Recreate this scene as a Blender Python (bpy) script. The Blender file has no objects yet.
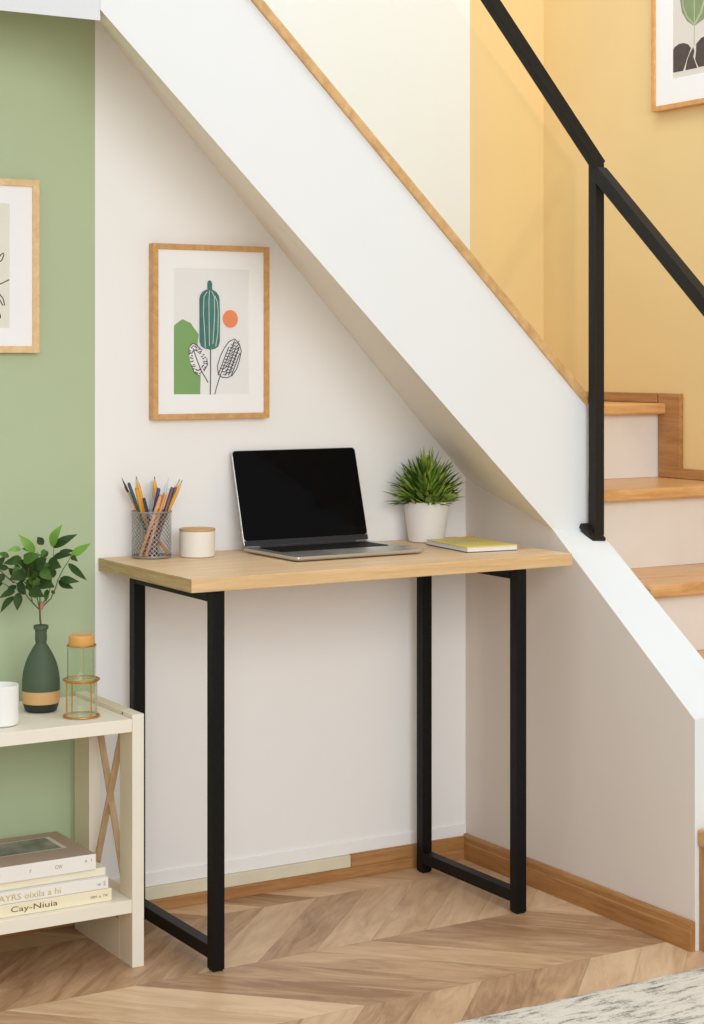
import bpy, math, random
from mathutils import Vector, Matrix
random.seed(7)
PI = math.pi
scene = bpy.context.scene
COL = scene.collection

# ------------------------------------------------------------------ materials
def lin(c):
    out = []
    for v in c[:3]:
        v = v / 255.0
        out.append(v / 12.92 if v <= 0.04045 else ((v + 0.055) / 1.055) ** 2.4)
    return (*out, 1.0)

def new_mat(name):
    m = bpy.data.materials.new(name); m.use_nodes = True
    nt = m.node_tree
    return m, nt, nt.nodes['Principled BSDF']

def plain(name, col, rough=0.5, metal=0.0, spec=0.5, vary=0.03, scale=12.0, bump=0.0, bscale=200.0, coat=0.0):
    m, nt, b = new_mat(name)
    b.inputs['Roughness'].default_value = rough
    b.inputs['Metallic'].default_value = metal
    b.inputs['Specular IOR Level'].default_value = spec
    b.inputs['Coat Weight'].default_value = coat
    tc = nt.nodes.new('ShaderNodeTexCoord')
    n = nt.nodes.new('ShaderNodeTexNoise'); n.inputs['Scale'].default_value = scale; n.inputs['Detail'].default_value = 3
    nt.links.new(tc.outputs['Object'], n.inputs['Vector'])
    r = nt.nodes.new('ShaderNodeValToRGB')
    c = lin(col)
    r.color_ramp.elements[0].position = 0.3; r.color_ramp.elements[1].position = 0.7
    r.color_ramp.elements[0].color = (*[v * (1 - vary) for v in c[:3]], 1)
    r.color_ramp.elements[1].color = (*[min(1, v * (1 + vary)) for v in c[:3]], 1)
    nt.links.new(n.outputs['Fac'], r.inputs['Fac']); nt.links.new(r.outputs['Color'], b.inputs['Base Color'])
    if bump:
        n2 = nt.nodes.new('ShaderNodeTexNoise'); n2.inputs['Scale'].default_value = bscale
        nt.links.new(tc.outputs['Object'], n2.inputs['Vector'])
        bp = nt.nodes.new('ShaderNodeBump'); bp.inputs['Strength'].default_value = bump; bp.inputs['Distance'].default_value = 0.002
        nt.links.new(n2.outputs['Fac'], bp.inputs['Height']); nt.links.new(bp.outputs['Normal'], b.inputs['Normal'])
    return m

def wood(name, c_dark, c_light, stretch=(1, 14, 14), scale=4.0, rough=0.45, spec=0.4, contrast=(0.3, 0.7)):
    m, nt, b = new_mat(name)
    b.inputs['Roughness'].default_value = rough; b.inputs['Specular IOR Level'].default_value = spec
    tc = nt.nodes.new('ShaderNodeTexCoord'); mp = nt.nodes.new('ShaderNodeMapping')
    mp.inputs['Scale'].default_value = stretch
    nt.links.new(tc.outputs['Object'], mp.inputs['Vector'])
    n = nt.nodes.new('ShaderNodeTexNoise'); n.inputs['Scale'].default_value = scale; n.inputs['Detail'].default_value = 6
    n.inputs['Roughness'].default_value = 0.65; n.inputs['Distortion'].default_value = 0.6
    nt.links.new(mp.outputs['Vector'], n.inputs['Vector'])
    n2 = nt.nodes.new('ShaderNodeTexNoise'); n2.inputs['Scale'].default_value = scale * 9; n2.inputs['Detail'].default_value = 2
    nt.links.new(mp.outputs['Vector'], n2.inputs['Vector'])
    mx = nt.nodes.new('ShaderNodeMath'); mx.operation = 'MULTIPLY_ADD'; mx.inputs[1].default_value = 0.25
    sub = nt.nodes.new('ShaderNodeMath'); sub.operation = 'SUBTRACT'; sub.inputs[1].default_value = 0.12
    nt.links.new(n2.outputs['Fac'], mx.inputs[0]); nt.links.new(n.outputs['Fac'], mx.inputs[2])
    nt.links.new(mx.outputs[0], sub.inputs[0])
    r = nt.nodes.new('ShaderNodeValToRGB')
    r.color_ramp.elements[0].position, r.color_ramp.elements[1].position = contrast
    r.color_ramp.elements[0].color = lin(c_dark); r.color_ramp.elements[1].color = lin(c_light)
    nt.links.new(sub.outputs[0], r.inputs['Fac']); nt.links.new(r.outputs['Color'], b.inputs['Base Color'])
    bp = nt.nodes.new('ShaderNodeBump'); bp.inputs['Strength'].default_value = 0.08; bp.inputs['Distance'].default_value = 0.001
    nt.links.new(sub.outputs[0], bp.inputs['Height']); nt.links.new(bp.outputs['Normal'], b.inputs['Normal'])
    return m

def chevron_floor(name, width=0.31, y0=-0.41, pitch=0.128):
    """light oak planks laid as chevrons, columns running along X"""
    m, nt, b = new_mat(name)
    L = nt.links
    tc = nt.nodes.new('ShaderNodeTexCoord'); sx = nt.nodes.new('ShaderNodeSeparateXYZ')
    L.new(tc.outputs['Object'], sx.inputs[0])
    def math_(op, a, bb=None, c=None):
        n = nt.nodes.new('ShaderNodeMath'); n.operation = op
        for i, v in enumerate((a, bb, c)):
            if v is None: continue
            if isinstance(v, (int, float)): n.inputs[i].default_value = v
            else: L.new(v, n.inputs[i])
        return n.outputs[0]
    x, y = sx.outputs['X'], sx.outputs['Y']
    yy = math_('ADD', y, -y0)
    col = math_('FLOOR', math_('DIVIDE', yy, width))
    w = math_('FLOORED_MODULO', yy, 2 * width)
    tri = math_('SUBTRACT', math_('ABSOLUTE', math_('SUBTRACT', w, width)), width)   # -w rising, then back
    u = math_('ADD', x, tri)
    par = math_('FLOORED_MODULO', col, 2.0)                       # 0: direction (1,1); 1: direction (1,-1)
    sgn = math_('SUBTRACT', 1.0, math_('MULTIPLY', par, 2.0))
    up = math_('DIVIDE', u, pitch)
    pid = math_('FLOOR', up)
    fr = math_('FRACT', up)
    # coordinate along the plank and across it
    along = math_('MULTIPLY', math_('ADD', x, math_('MULTIPLY', y, sgn)), 0.7071)
    across = u
    seed = math_('ADD', math_('MULTIPLY', pid, 7.13), math_('MULTIPLY', col, 13.7))
    wn = nt.nodes.new('ShaderNodeTexWhiteNoise'); wn.noise_dimensions = '1D'; L.new(seed, wn.inputs['W'])
    cv = nt.nodes.new('ShaderNodeCombineXYZ')
    L.new(math_('MULTIPLY', along, 3.0), cv.inputs[0]); L.new(math_('MULTIPLY', across, 11.0), cv.inputs[1]); L.new(seed, cv.inputs[2])
    n = nt.nodes.new('ShaderNodeTexNoise'); n.inputs['Scale'].default_value = 1.6; n.inputs['Detail'].default_value = 7
    n.inputs['Roughness'].default_value = 0.62; n.inputs['Distortion'].default_value = 1.1
    L.new(cv.outputs[0], n.inputs['Vector'])
    cv2 = nt.nodes.new('ShaderNodeCombineXYZ')
    L.new(math_('MULTIPLY', along, 5.0), cv2.inputs[0]); L.new(math_('MULTIPLY', across, 130.0), cv2.inputs[1]); L.new(seed, cv2.inputs[2])
    n2 = nt.nodes.new('ShaderNodeTexNoise'); n2.inputs['Scale'].default_value = 1.5; n2.inputs['Detail'].default_value = 3
    L.new(cv2.outputs[0], n2.inputs['Vector'])
    fac = math_('ADD', math_('MULTIPLY', n.outputs['Fac'], 0.70), math_('MULTIPLY', n2.outputs['Fac'], 0.10))
    fac = math_('ADD', fac, math_('MULTIPLY', math_('SUBTRACT', wn.outputs['Value'], 0.5), 0.38))
    r = nt.nodes.new('ShaderNodeValToRGB')
    cr = r.color_ramp
    cr.elements[0].position = 0.16; cr.elements[0].color = lin(FLOOR_C[0])
    cr.elements[1].position = 0.62; cr.elements[1].color = lin(FLOOR_C[2])
    e = cr.elements.new(0.38); e.color = lin(FLOOR_C[1])
    L.new(fac, r.inputs['Fac'])
    # thin dark joints
    e1 = math_('MINIMUM', fr, math_('SUBTRACT', 1.0, fr))
    wf = math_('FRACT', math_('DIVIDE', yy, width))
    e2 = math_('MINIMUM', wf, math_('SUBTRACT', 1.0, wf))
    j = math_('MINIMUM', math_('MULTIPLY', e1, pitch * 0.7071), math_('MULTIPLY', e2, width))
    jm = math_('MULTIPLY', math_('LESS_THAN', j, 0.0009), 0.28)
    mix = nt.nodes.new('ShaderNodeMix'); mix.data_type = 'RGBA'
    L.new(jm, mix.inputs['Factor']); L.new(r.outputs['Color'], mix.inputs['A']); mix.inputs['B'].default_value = lin((96, 70, 46))
    L.new(mix.outputs['Result'], b.inputs['Base Color'])
    b.inputs['Roughness'].default_value = 0.42; b.inputs['Specular IOR Level'].default_value = 0.35
    bp = nt.nodes.new('ShaderNodeBump'); bp.inputs['Strength'].default_value = 0.1; bp.inputs['Distance'].default_value = 0.001
    L.new(fac, bp.inputs['Height']); L.new(bp.outputs['Normal'], b.inputs['Normal'])
    return m

def rug_mat(name):
    m, nt, b = new_mat(name)
    L = nt.links
    tc = nt.nodes.new('ShaderNodeTexCoord')
    def noise(sc, scale, detail=4):
        mp = nt.nodes.new('ShaderNodeMapping'); mp.inputs['Scale'].default_value = sc
        L.new(tc.outputs['Object'], mp.inputs['Vector'])
        n = nt.nodes.new('ShaderNodeTexNoise'); n.inputs['Scale'].default_value = scale; n.inputs['Detail'].default_value = detail
        n.inputs['Roughness'].default_value = 0.7
        L.new(mp.outputs['Vector'], n.inputs['Vector']); return n.outputs['Fac']
    a = noise((3.0, 12, 1), 5.0, 6); c = noise((1, 1, 1), 5, 2); w = noise((1, 1, 1), 260, 2)
    def math_(op, p, q):
        n = nt.nodes.new('ShaderNodeMath'); n.operation = op
        for i, v in enumerate((p, q)):
            if isinstance(v, (int, float)): n.inputs[i].default_value = v
            else: L.new(v, n.inputs[i])
        return n.outputs[0]
    f = math_('ADD', math_('MULTIPLY', a, 0.68), math_('ADD', math_('MULTIPLY', c, 0.25), math_('MULTIPLY', w, 0.2)))
    r = nt.nodes.new('ShaderNodeValToRGB'); cr = r.color_ramp
    cr.elements[0].position = 0.44; cr.elements[0].color = lin((118, 116, 113))
    cr.elements[1].position = 0.60; cr.elements[1].color = lin((236, 230, 219))
    e = cr.elements.new(0.50); e.color = lin((178, 174, 166))
    e = cr.elements.new(0.54); e.color = lin((220, 215, 204))
    L.new(f, r.inputs['Fac']); L.new(r.outputs['Color'], b.inputs['Base Color'])
    b.inputs['Roughness'].default_value = 0.95; b.inputs['Specular IOR Level'].default_value = 0.1
    bp = nt.nodes.new('ShaderNodeBump'); bp.inputs['Strength'].default_value = 0.6; bp.inputs['Distance'].default_value = 0.004
    L.new(w, bp.inputs['Height']); L.new(bp.outputs['Normal'], b.inputs['Normal'])
    return m

def glass(name, col=(255, 255, 255), rough=0.0, ior=1.45, thin=False, mix=0.6):
    m, nt, b = new_mat(name)
    L = nt.links
    if not thin:
        b.inputs['Base Color'].default_value = lin(col); b.inputs['Roughness'].default_value = rough
        b.inputs['IOR'].default_value = ior; b.inputs['Transmission Weight'].default_value = 1.0
        return m
    nt.nodes.remove(b)
    out = nt.nodes['Material Output']
    t = nt.nodes.new('ShaderNodeBsdfTransparent'); t.inputs['Color'].default_value = lin(col)
    g = nt.nodes.new('ShaderNodeBsdfGlossy'); g.inputs['Roughness'].default_value = 0.02; g.inputs['Color'].default_value = (1, 1, 1, 1)
    lw = nt.nodes.new('ShaderNodeLayerWeight'); lw.inputs['Blend'].default_value = 0.5
    pw = nt.nodes.new('ShaderNodeMath'); pw.operation = 'POWER'; pw.inputs[1].default_value = 3.5
    ma = nt.nodes.new('ShaderNodeMath'); ma.operation = 'MULTIPLY_ADD'; ma.inputs[1].default_value = mix; ma.inputs[2].default_value = 0.02
    L.new(lw.outputs['Facing'], pw.inputs[0]); L.new(pw.outputs[0], ma.inputs[0])
    mx = nt.nodes.new('ShaderNodeMixShader')
    L.new(ma.outputs[0], mx.inputs[0]); L.new(t.outputs[0], mx.inputs[1]); L.new(g.outputs[0], mx.inputs[2])
    L.new(mx.outputs[0], out.inputs['Surface'])
    return m

FLOOR_C = ((156, 118, 86), (203, 167, 130), (230, 200, 163))
M = {}
M['floor'] = chevron_floor('chevron_oak_floor')
M['white_wall'] = plain('white_wall_paint', (247, 246, 244), 0.75, spec=0.2, vary=0.012, scale=3, bump=0.04, bscale=90)
M['white_gloss'] = plain('white_stringer_paint', (233, 236, 237), 0.6, spec=0.25, vary=0.008, scale=3, bump=0.02, bscale=60)
M['wall_shade'] = plain('shaded_white_wall_paint', (230, 220, 210), 0.75, spec=0.2, vary=0.015, scale=3, bump=0.04, bscale=90)  # white wall with its shading put into a darker, warmer base colour
M['soffit'] = plain('bounce_lit_soffit_paint', (250, 240, 227), 0.75, spec=0.2, vary=0.008, scale=3)  # white underside, lightened and warmed in colour to imitate bounce light
M['green_wall'] = plain('sage_green_wall_paint', (184, 198, 163), 0.8, spec=0.15, vary=0.03, scale=2.5, bump=0.05, bscale=90)
M['yellow_wall'] = plain('ochre_yellow_wall_paint', (238, 209, 152), 0.8, spec=0.15, vary=0.025, scale=3, bump=0.04, bscale=90)
M['upper_white'] = plain('pale_cool_white_paint', (240, 241, 238), 0.8, spec=0.1, vary=0.01, scale=3)
M['oak_x'] = wood('oak_skirting_along_x', (154, 106, 60), (192, 144, 92), (1.2, 16, 16), 5)
M['oak_y'] = wood('oak_skirting_along_y', (154, 104, 56), (190, 140, 86), (16, 1.2, 16), 5)
M['oak_z'] = wood('oak_skirting_along_z', (160, 106, 56), (198, 144, 86), (16, 16, 1.2), 5)
M['tread'] = wood('oak_tread', (192, 138, 82), (230, 182, 124), (1.5, 16, 16), 4.5, 0.32, 0.5)
M['trim_oak'] = wood('pale_oak_capping', (190, 146, 92), (226, 188, 134), (5, 20, 5), 5)
M['cream_paint'] = plain('cream_skirting_paint', (226, 218, 192), 0.6, vary=0.05, scale=14)
M['riser'] = plain('whitewashed_riser', (234, 230, 224), 0.6, spec=0.3, vary=0.03, scale=9)
M['desk_top'] = wood('light_oak_desktop', (218, 182, 140), (238, 209, 170), (1.0, 12, 12), 3.5, 0.42, 0.4)
M['desk_edge'] = wood('light_oak_desktop_edge', (205, 166, 116), (230, 195, 147), (1.2, 20, 30), 5, 0.5)
M['desk_end'] = wood('oak_desktop_end_grain', (172, 142, 98), (214, 184, 136), (14, 2, 30), 6, 0.6)
M['black_metal'] = plain('black_powder_coated_steel', (14, 13, 12), 0.5, spec=0.2, vary=0.1, scale=60)
M['rail_metal'] = plain('black_handrail_steel', (32, 29, 27), 0.5, spec=0.25, vary=0.1, scale=60)
M['black_rubber'] = plain('black_rubber', (18, 18, 18), 0.7)
M['frame_oak'] = wood('oak_picture_frame', (196, 144, 86), (222, 176, 118), (8, 8, 8), 6, 0.5)
M['frame_pale'] = wood('pale_pine_picture_frame', (222, 184, 132), (240, 208, 160), (8, 8, 8), 6, 0.5)
M['frame_warm'] = wood('orange_oak_picture_frame', (206, 146, 84), (230, 174, 108), (8, 8, 8), 6, 0.5)
M['mat_board'] = plain('white_mat_board', (248, 248, 248), 0.9, spec=0.1, vary=0.006)
M['print_paper'] = plain('print_paper', (238, 238, 238), 0.9, spec=0.1, vary=0.006)
M['cream_paper'] = plain('cream_print_paper', (232, 230, 216), 0.9, spec=0.1, vary=0.01)
M['grey_paper'] = plain('warm_grey_print_paper', (226, 220, 211), 0.9, spec=0.1, vary=0.01)
M['ink_green'] = plain('leaf_green_ink', (134, 172, 112), 0.9, spec=0.05, vary=0.03)
M['ink_teal'] = plain('teal_ink', (84, 128, 122), 0.9, spec=0.05, vary=0.12, scale=40)
M['ink_line'] = plain('pale_line_ink', (206, 222, 216), 0.9, spec=0.05)
M['ink_orange'] = plain('orange_ink', (240, 148, 104), 0.9, spec=0.05)
M['ink_dark'] = plain('dark_brown_ink', (66, 56, 58), 0.9, spec=0.05)
M['ink_black'] = plain('black_ink', (40, 40, 36), 0.9, spec=0.05)
M['ink_stone'] = plain('charcoal_stone_ink', (94, 84, 80), 0.9, spec=0.05, vary=0.1, scale=60)
M['ink_sage'] = plain('sage_ink', (142, 156, 118), 0.9, spec=0.05, vary=0.08, scale=40)
M['ink_sage_light'] = plain('light_sage_ink', (186, 194, 164), 0.9, spec=0.05)
M['alu'] = plain('silver_aluminium', (208, 206, 201), 0.32, metal=0.85, vary=0.01)
M['screen'] = plain('black_glossy_screen', (8, 7, 8), 0.1, spec=0.09, vary=0.02)
M['screen_rim'] = plain('dark_grey_screen_border', (48, 48, 50), 0.3, spec=0.3)
M['keys'] = plain('black_keycaps', (22, 22, 24), 0.55, spec=0.3)
M['trackpad'] = plain('grey_trackpad', (190, 188, 184), 0.35, metal=0.6)
M['pot_white'] = plain('matt_white_planter', (240, 234, 229), 0.6, spec=0.3, vary=0.01)
M['soil'] = plain('dark_soil', (52, 42, 30), 0.95, vary=0.3, scale=200, bump=0.6)
M['grass_a'] = plain('grass_mid_green', (108, 138, 48), 0.6, spec=0.2, vary=0.2, scale=60)
M['grass_b'] = plain('grass_dark_green', (54, 82, 28), 0.6, spec=0.2, vary=0.2, scale=60)
M['grass_c'] = plain('grass_light_green', (158, 180, 78), 0.6, spec=0.2, vary=0.15, scale=60)
M['leaf_dark'] = plain('dark_leaf_green', (52, 76, 34), 0.5, spec=0.2, vary=0.2, scale=50)
M['leaf_mid'] = plain('mid_leaf_green', (74, 108, 44), 0.5, spec=0.2, vary=0.15, scale=50)
M['leaf_light'] = plain('fresh_leaf_green', (116, 164, 58), 0.45, vary=0.12, scale=50)
M['leaf_edge'] = plain('leaf_midrib', (120, 150, 90), 0.5)
M['stem_brown'] = plain('brown_stem', (104, 70, 44), 0.7, vary=0.2, scale=120)
M['stem_green'] = plain('green_stem', (92, 108, 56), 0.6, vary=0.1, scale=80)
M['bud_pink'] = plain('pink_bud', (196, 118, 106), 0.6)
M['vase_green'] = plain('matt_forest_green_ceramic', (78, 93, 72), 0.6, spec=0.3, vary=0.05, scale=30)
M['vase_band'] = plain('tan_band_glaze', (214, 170, 112), 0.6, vary=0.04, scale=40)
M['vase_base'] = plain('near_black_green_glaze', (38, 46, 38), 0.5, vary=0.05)
M['gold'] = plain('brushed_gold_wire', (206, 150, 70), 0.3, metal=0.75, vary=0.03)
M['cork'] = plain('amber_wooden_stopper', (222, 164, 88), 0.6, vary=0.06, scale=60)
M['clear_glass'] = glass('clear_glass', (251, 253, 250), thin=True, mix=0.85)
M['pane_glass'] = glass('balustrade_glass', (253, 254, 253), thin=True, mix=0.3)
M['ceramic'] = plain('white_ceramic', (244, 243, 240), 0.35, spec=0.4, vary=0.008)
M['jar_white'] = plain('cream_white_stoneware', (240, 235, 224), 0.45, spec=0.35, vary=0.01)
M['jar_wood'] = wood('bamboo_lid', (198, 150, 94), (222, 178, 122), (4, 20, 20), 8)
M['mesh_metal'] = plain('silver_mesh_metal', (164, 164, 164), 0.35, metal=0.6, vary=0.05)
M['shelf_white'] = plain('ivory_painted_wood', (240, 233, 216), 0.5, spec=0.3, vary=0.015, scale=8)
M['shelf_shade'] = plain('ivory_painted_wood_shaded', (233, 219, 194), 0.55, spec=0.3, vary=0.02, scale=8)  # same ivory paint, darker on side faces and rails: painted-in shade
M['brace'] = wood('pale_wood_brace', (190, 154, 112), (218, 188, 146), (14, 4, 4), 5)
M['screw'] = plain('dark_screw_hole', (92, 80, 62), 0.6)
M['book_taupe'] = plain('taupe_book_cover', (176, 154, 136), 0.6, vary=0.03, scale=20)
M['book_white'] = plain('white_book_cover', (240, 236, 229), 0.6, vary=0.015)
M['book_cream'] = plain('pale_yellow_book_cover', (240, 230, 198), 0.6, vary=0.02)
M['book_ivory'] = plain('ivory_book_cover', (240, 231, 206), 0.6, vary=0.02)
M['pages'] = plain('book_pages', (236, 230, 216), 0.9, vary=0.04, scale=200)
M['photo_grey'] = plain('grey_photograph', (136, 138, 126), 0.6, vary=0.45, scale=22)
M['photo_border'] = plain('photo_border_white', (220, 214, 204), 0.6)
M['ink_gold'] = plain('yellow_gold_lettering', (206, 186, 84), 0.6)
M['ink_brown'] = plain('brown_lettering', (104, 78, 56), 0.6)
M['ink_grey'] = plain('grey_lettering', (150, 146, 140), 0.6)
M['note_yellow'] = plain('yellow_notebook_cover', (233, 218, 116), 0.6, vary=0.02)
M['note_label'] = plain('pale_grey_yellow_label', (214, 210, 150), 0.6)
M['note_dark'] = plain('dark_notebook_back', (70, 68, 80), 0.6)
M['page_white'] = plain('white_page_block', (236, 235, 238), 0.85, vary=0.03, scale=160)
M['pencil_yellow'] = plain('yellow_pencil_paint', (240, 176, 54), 0.4)
M['pencil_orange'] = plain('orange_pencil_paint', (226, 146, 66), 0.4)
M['pencil_peach'] = plain('peach_pencil_paint', (238, 172, 108), 0.45)
M['pencil_teal'] = plain('dark_teal_paint', (36, 76, 84), 0.4)
M['pencil_black'] = plain('black_pencil_paint', (30, 28, 30), 0.4)
M['pencil_blue'] = plain('royal_blue_plastic', (34, 56, 140), 0.35)
M['pencil_pale'] = plain('pale_blue_plastic', (204, 222, 230), 0.4)
M['pencil_maroon'] = plain('maroon_pencil_paint', (88, 40, 26), 0.4)
M['pencil_slate'] = plain('slate_blue_paint', (88, 108, 150), 0.4)
M['pencil_wood'] = plain('sharpened_wood', (226, 188, 134), 0.7)
M['lead'] = plain('graphite_lead', (58, 56, 58), 0.5)
M['plastic'] = glass('clear_plastic_sheet', (226, 226, 222), thin=True, mix=0.6)
M['rug'] = rug_mat('distressed_cream_grey_rug')

# ------------------------------------------------------------------ mesh builder
class MB:
    def __init__(s): s.v = []; s.f = []; s.m = []; s.sm = []
    def add(s, verts, faces, mi=0, smooth=False):
        o = len(s.v); s.v += [Vector(p) for p in verts]
        for f in faces: s.f.append([i + o for i in f]); s.m.append(mi); s.sm.append(smooth)
        return s
    def box(s, a, b, mi=0, sides=None):
        x0, y0, z0 = (min(p, q) for p, q in zip(a, b)); x1, y1, z1 = (max(p, q) for p, q in zip(a, b))
        v = [(x0,y0,z0),(x1,y0,z0),(x1,y1,z0),(x0,y1,z0),(x0,y0,z1),(x1,y0,z1),(x1,y1,z1),(x0,y1,z1)]
        # order: bottom, top, front(-y), right(+x), back(+y), left(-x)
        F = [(3,2,1,0),(4,5,6,7),(0,1,5,4),(1,2,6,5),(2,3,7,6),(3,0,4,7)]
        o = len(s.v); s.v += [Vector(p) for p in v]
        for k, f in enumerate(F):
            s.f.append([i + o for i in f]); s.m.append(sides[k] if sides else mi); s.sm.append(False)
        return s
    def obox(s, c, ax, ay, az, mi=0):
        """box from centre and three half-axis vectors"""
        c, ax, ay, az = (Vector(p) for p in (c, ax, ay, az))
        v = [c + i*ax + j*ay + k*az for k in (-1,1) for (i,j) in ((-1,-1),(1,-1),(1,1),(-1,1))]
        return s.add(v, [(3,2,1,0),(4,5,6,7),(0,1,5,4),(1,2,6,5),(2,3,7,6),(3,0,4,7)], mi)
    def bar(s, p, q, w, h, up=(0,0,1), mi=0):
        """square bar from p to q, width w sideways, height h"""
        p, q = Vector(p), Vector(q); d = (q - p); L = d.length; d.normalize()
        side = d.cross(Vector(up)).normalized(); u = side.cross(d)
        return s.obox((p + q) / 2, d * L / 2, side * w / 2, u * h / 2, mi)
    def prism(s, pts, ext, mi=0):
        """closed polygon pts (3D) extruded by vector ext"""
        n = len(pts); e = Vector(ext); v = [Vector(p) for p in pts]; v += [p + e for p in v]
        F = [tuple(range(n))[::-1], tuple(range(n, 2*n))] + [(i, (i+1) % n, (i+1) % n + n, i + n) for i in range(n)]
        return s.add(v, F, mi)
    def lathe(s, prof, c=(0,0,0), n=40, mi=0, cap0=False, cap1=False, smooth=True, mis=None):
        cx, cy, cz = c; v = []; F = []
        for r, z in prof:
            for k in range(n):
                a = 2*PI*k/n; v.append((cx + r*math.cos(a), cy + r*math.sin(a), cz + z))
        o = len(s.v); s.v += [Vector(p) for p in v]
        for i in range(len(prof) - 1):
            for k in range(n):
                s.f.append([o+i*n+k, o+i*n+(k+1)%n, o+(i+1)*n+(k+1)%n, o+(i+1)*n+k]); s.m.append(mis[i] if mis else mi); s.sm.append(smooth)
        if cap0: s.f.append([o+k for k in range(n)][::-1]); s.m.append(mi); s.sm.append(False)
        if cap1: s.f.append([o+(len(prof)-1)*n+k for k in range(n)]); s.m.append(mi); s.sm.append(False)
        return s
    def tube(s, path, r, n=8, mi=0, closed=False):
        P = [Vector(p) for p in path]; m = len(P); rs = r if isinstance(r, (list, tuple)) else [r]*m
        v = []; ref = None
        for i in range(m):
            if closed: d = P[(i+1) % m] - P[i-1]
            else: d = P[min(i+1, m-1)] - P[max(i-1, 0)]
            d.normalize()
            if ref is None: ref = Vector((0,0,1)) if abs(d.z) < 0.9 else Vector((1,0,0))
            a = (ref - d * ref.dot(d)).normalized(); b = d.cross(a); ref = a
            for k in range(n):
                t = 2*PI*k/n; v.append(P[i] + (a*math.cos(t) + b*math.sin(t)) * rs[i])
        F = []
        for i in range(m if closed else m - 1):
            for k in range(n):
                j = (i+1) % m; F.append((i*n+k, i*n+(k+1)%n, j*n+(k+1)%n, j*n+k))
        if not closed: F += [tuple(range(n))[::-1], tuple((m-1)*n+k for k in range(n))]
        return s.add(v, F, mi, True)
    def ring(s, c, R, r, n=40, mi=0):
        return s.tube([(c[0]+R*math.cos(2*PI*k/n), c[1]+R*math.sin(2*PI*k/n), c[2]) for k in range(n)], r, 8, mi, True)
    def build(s, name, mats, parent=None, bevel=0.0, seg=2, fix=True):
        me = bpy.data.meshes.new(name)
        inv = Matrix.Identity(4)
        if parent is not None: inv = world(parent).inverted()
        me.from_pydata([inv @ p for p in s.v], [], s.f)
        if not isinstance(mats, (list, tuple)): mats = [mats]
        for m in mats: me.materials.append(M[m] if isinstance(m, str) else m)
        me.polygons.foreach_set('material_index', s.m)
        me.polygons.foreach_set('use_smooth', s.sm)
        me.update()
        if any(s.sm): me.set_sharp_from_angle(angle=math.radians(40))
        o = bpy.data.objects.new(name, me); COL.objects.link(o)
        if parent is not None: o.parent = parent
        if bevel:
            b = o.modifiers.new('bevel', 'BEVEL'); b.width = bevel; b.segments = seg; b.limit_method = 'ANGLE'; b.angle_limit = math.radians(50)
        return o

def world(o):
    m = o.matrix_basis.copy()
    while o.parent is not None:
        o = o.parent; m = o.matrix_basis @ m
    return m

def tag(o, label, cat, group=None):
    o['label'] = label; o['category'] = cat
    if group: o['group'] = group
    return o

def thing(name, label, cat, loc=(0,0,0), rz=0.0, group=None):
    o = bpy.data.objects.new(name, None); COL.objects.link(o)
    o.empty_display_size = 0.05; o.location = loc; o.rotation_euler = (0, 0, rz)
    return tag(o, label, cat, group)

def struct(o): o['kind'] = 'structure'; return o

# view-aligned helper directions used for measuring (camera yaw)
TH = 0.5415
R_ = Vector((math.cos(TH), -math.sin(TH), 0)); D_ = Vector((math.sin(TH), math.cos(TH), 0))

# ------------------------------------------------------------------ the setting
struct(MB().add([(-3.2,-5.2,0),(2.4,-5.2,0),(2.4,0.6,0),(-3.2,0.6,0)], [(0,1,2,3)]).build('floor', 'floor'))
# white wall below the stairs (its top follows the slope of the soffit)
struct(MB().prism([(-0.93,0,0),(0.0,0,0),(0.0,0,0.90),(-0.926,0,1.88),(-0.93,0,1.88)], (0,0.08,0)).build('wall_back', 'white_wall'))
struct(MB().box((-3.2,0,0),(-0.93,0.08,1.864)).build('wall_left', 'green_wall'))
# bulkhead over the green wall
b = MB()
plan = [(-3.2,-0.03),(-1.55,-0.03),(-1.0622,-0.3348),(-0.929,-0.001),(-0.929,0.08),(-3.2,0.08)]
n = len(plan)      # underside rises slightly towards the wall
V = [(x, y, 1.864 + 0.199*min(0.0, y)) for x, y in plan] + [(x, y, 2.7) for x, y in plan]
b.add(V, [(0,5,4,3,2,1), tuple(range(n,2*n))] + [(i,(i+1)%n,(i+1)%n+n,i+n) for i in range(n)])
struct(b.build('wall_bulkhead', 'white_gloss'))
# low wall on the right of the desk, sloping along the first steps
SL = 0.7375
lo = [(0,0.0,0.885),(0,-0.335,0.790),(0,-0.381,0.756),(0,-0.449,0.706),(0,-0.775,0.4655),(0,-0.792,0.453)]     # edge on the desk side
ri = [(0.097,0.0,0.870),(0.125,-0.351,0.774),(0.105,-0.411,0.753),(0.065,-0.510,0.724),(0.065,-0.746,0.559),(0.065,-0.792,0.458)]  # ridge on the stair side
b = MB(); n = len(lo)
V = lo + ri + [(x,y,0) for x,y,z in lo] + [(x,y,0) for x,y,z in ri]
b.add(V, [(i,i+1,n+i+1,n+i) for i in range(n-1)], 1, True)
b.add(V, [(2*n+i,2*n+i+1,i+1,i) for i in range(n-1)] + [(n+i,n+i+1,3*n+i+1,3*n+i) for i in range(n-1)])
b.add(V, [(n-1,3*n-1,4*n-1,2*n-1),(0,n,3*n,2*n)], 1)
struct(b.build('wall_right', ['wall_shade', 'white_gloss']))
# walls of the stairwell
struct(MB().box((0.31,0.43,0),(0.63,0.51,2.7)).build('wall_stair_back', 'yellow_wall'))
struct(MB().box((-3.2,0.43,0.9),(0.31,0.51,2.7)).build('wall_stair_left', 'upper_white'))
struct(MB().box((0.55,-1.3,0),(0.63,0.43,2.7)).build('wall_stair_right', 'yellow_wall'))

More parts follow.
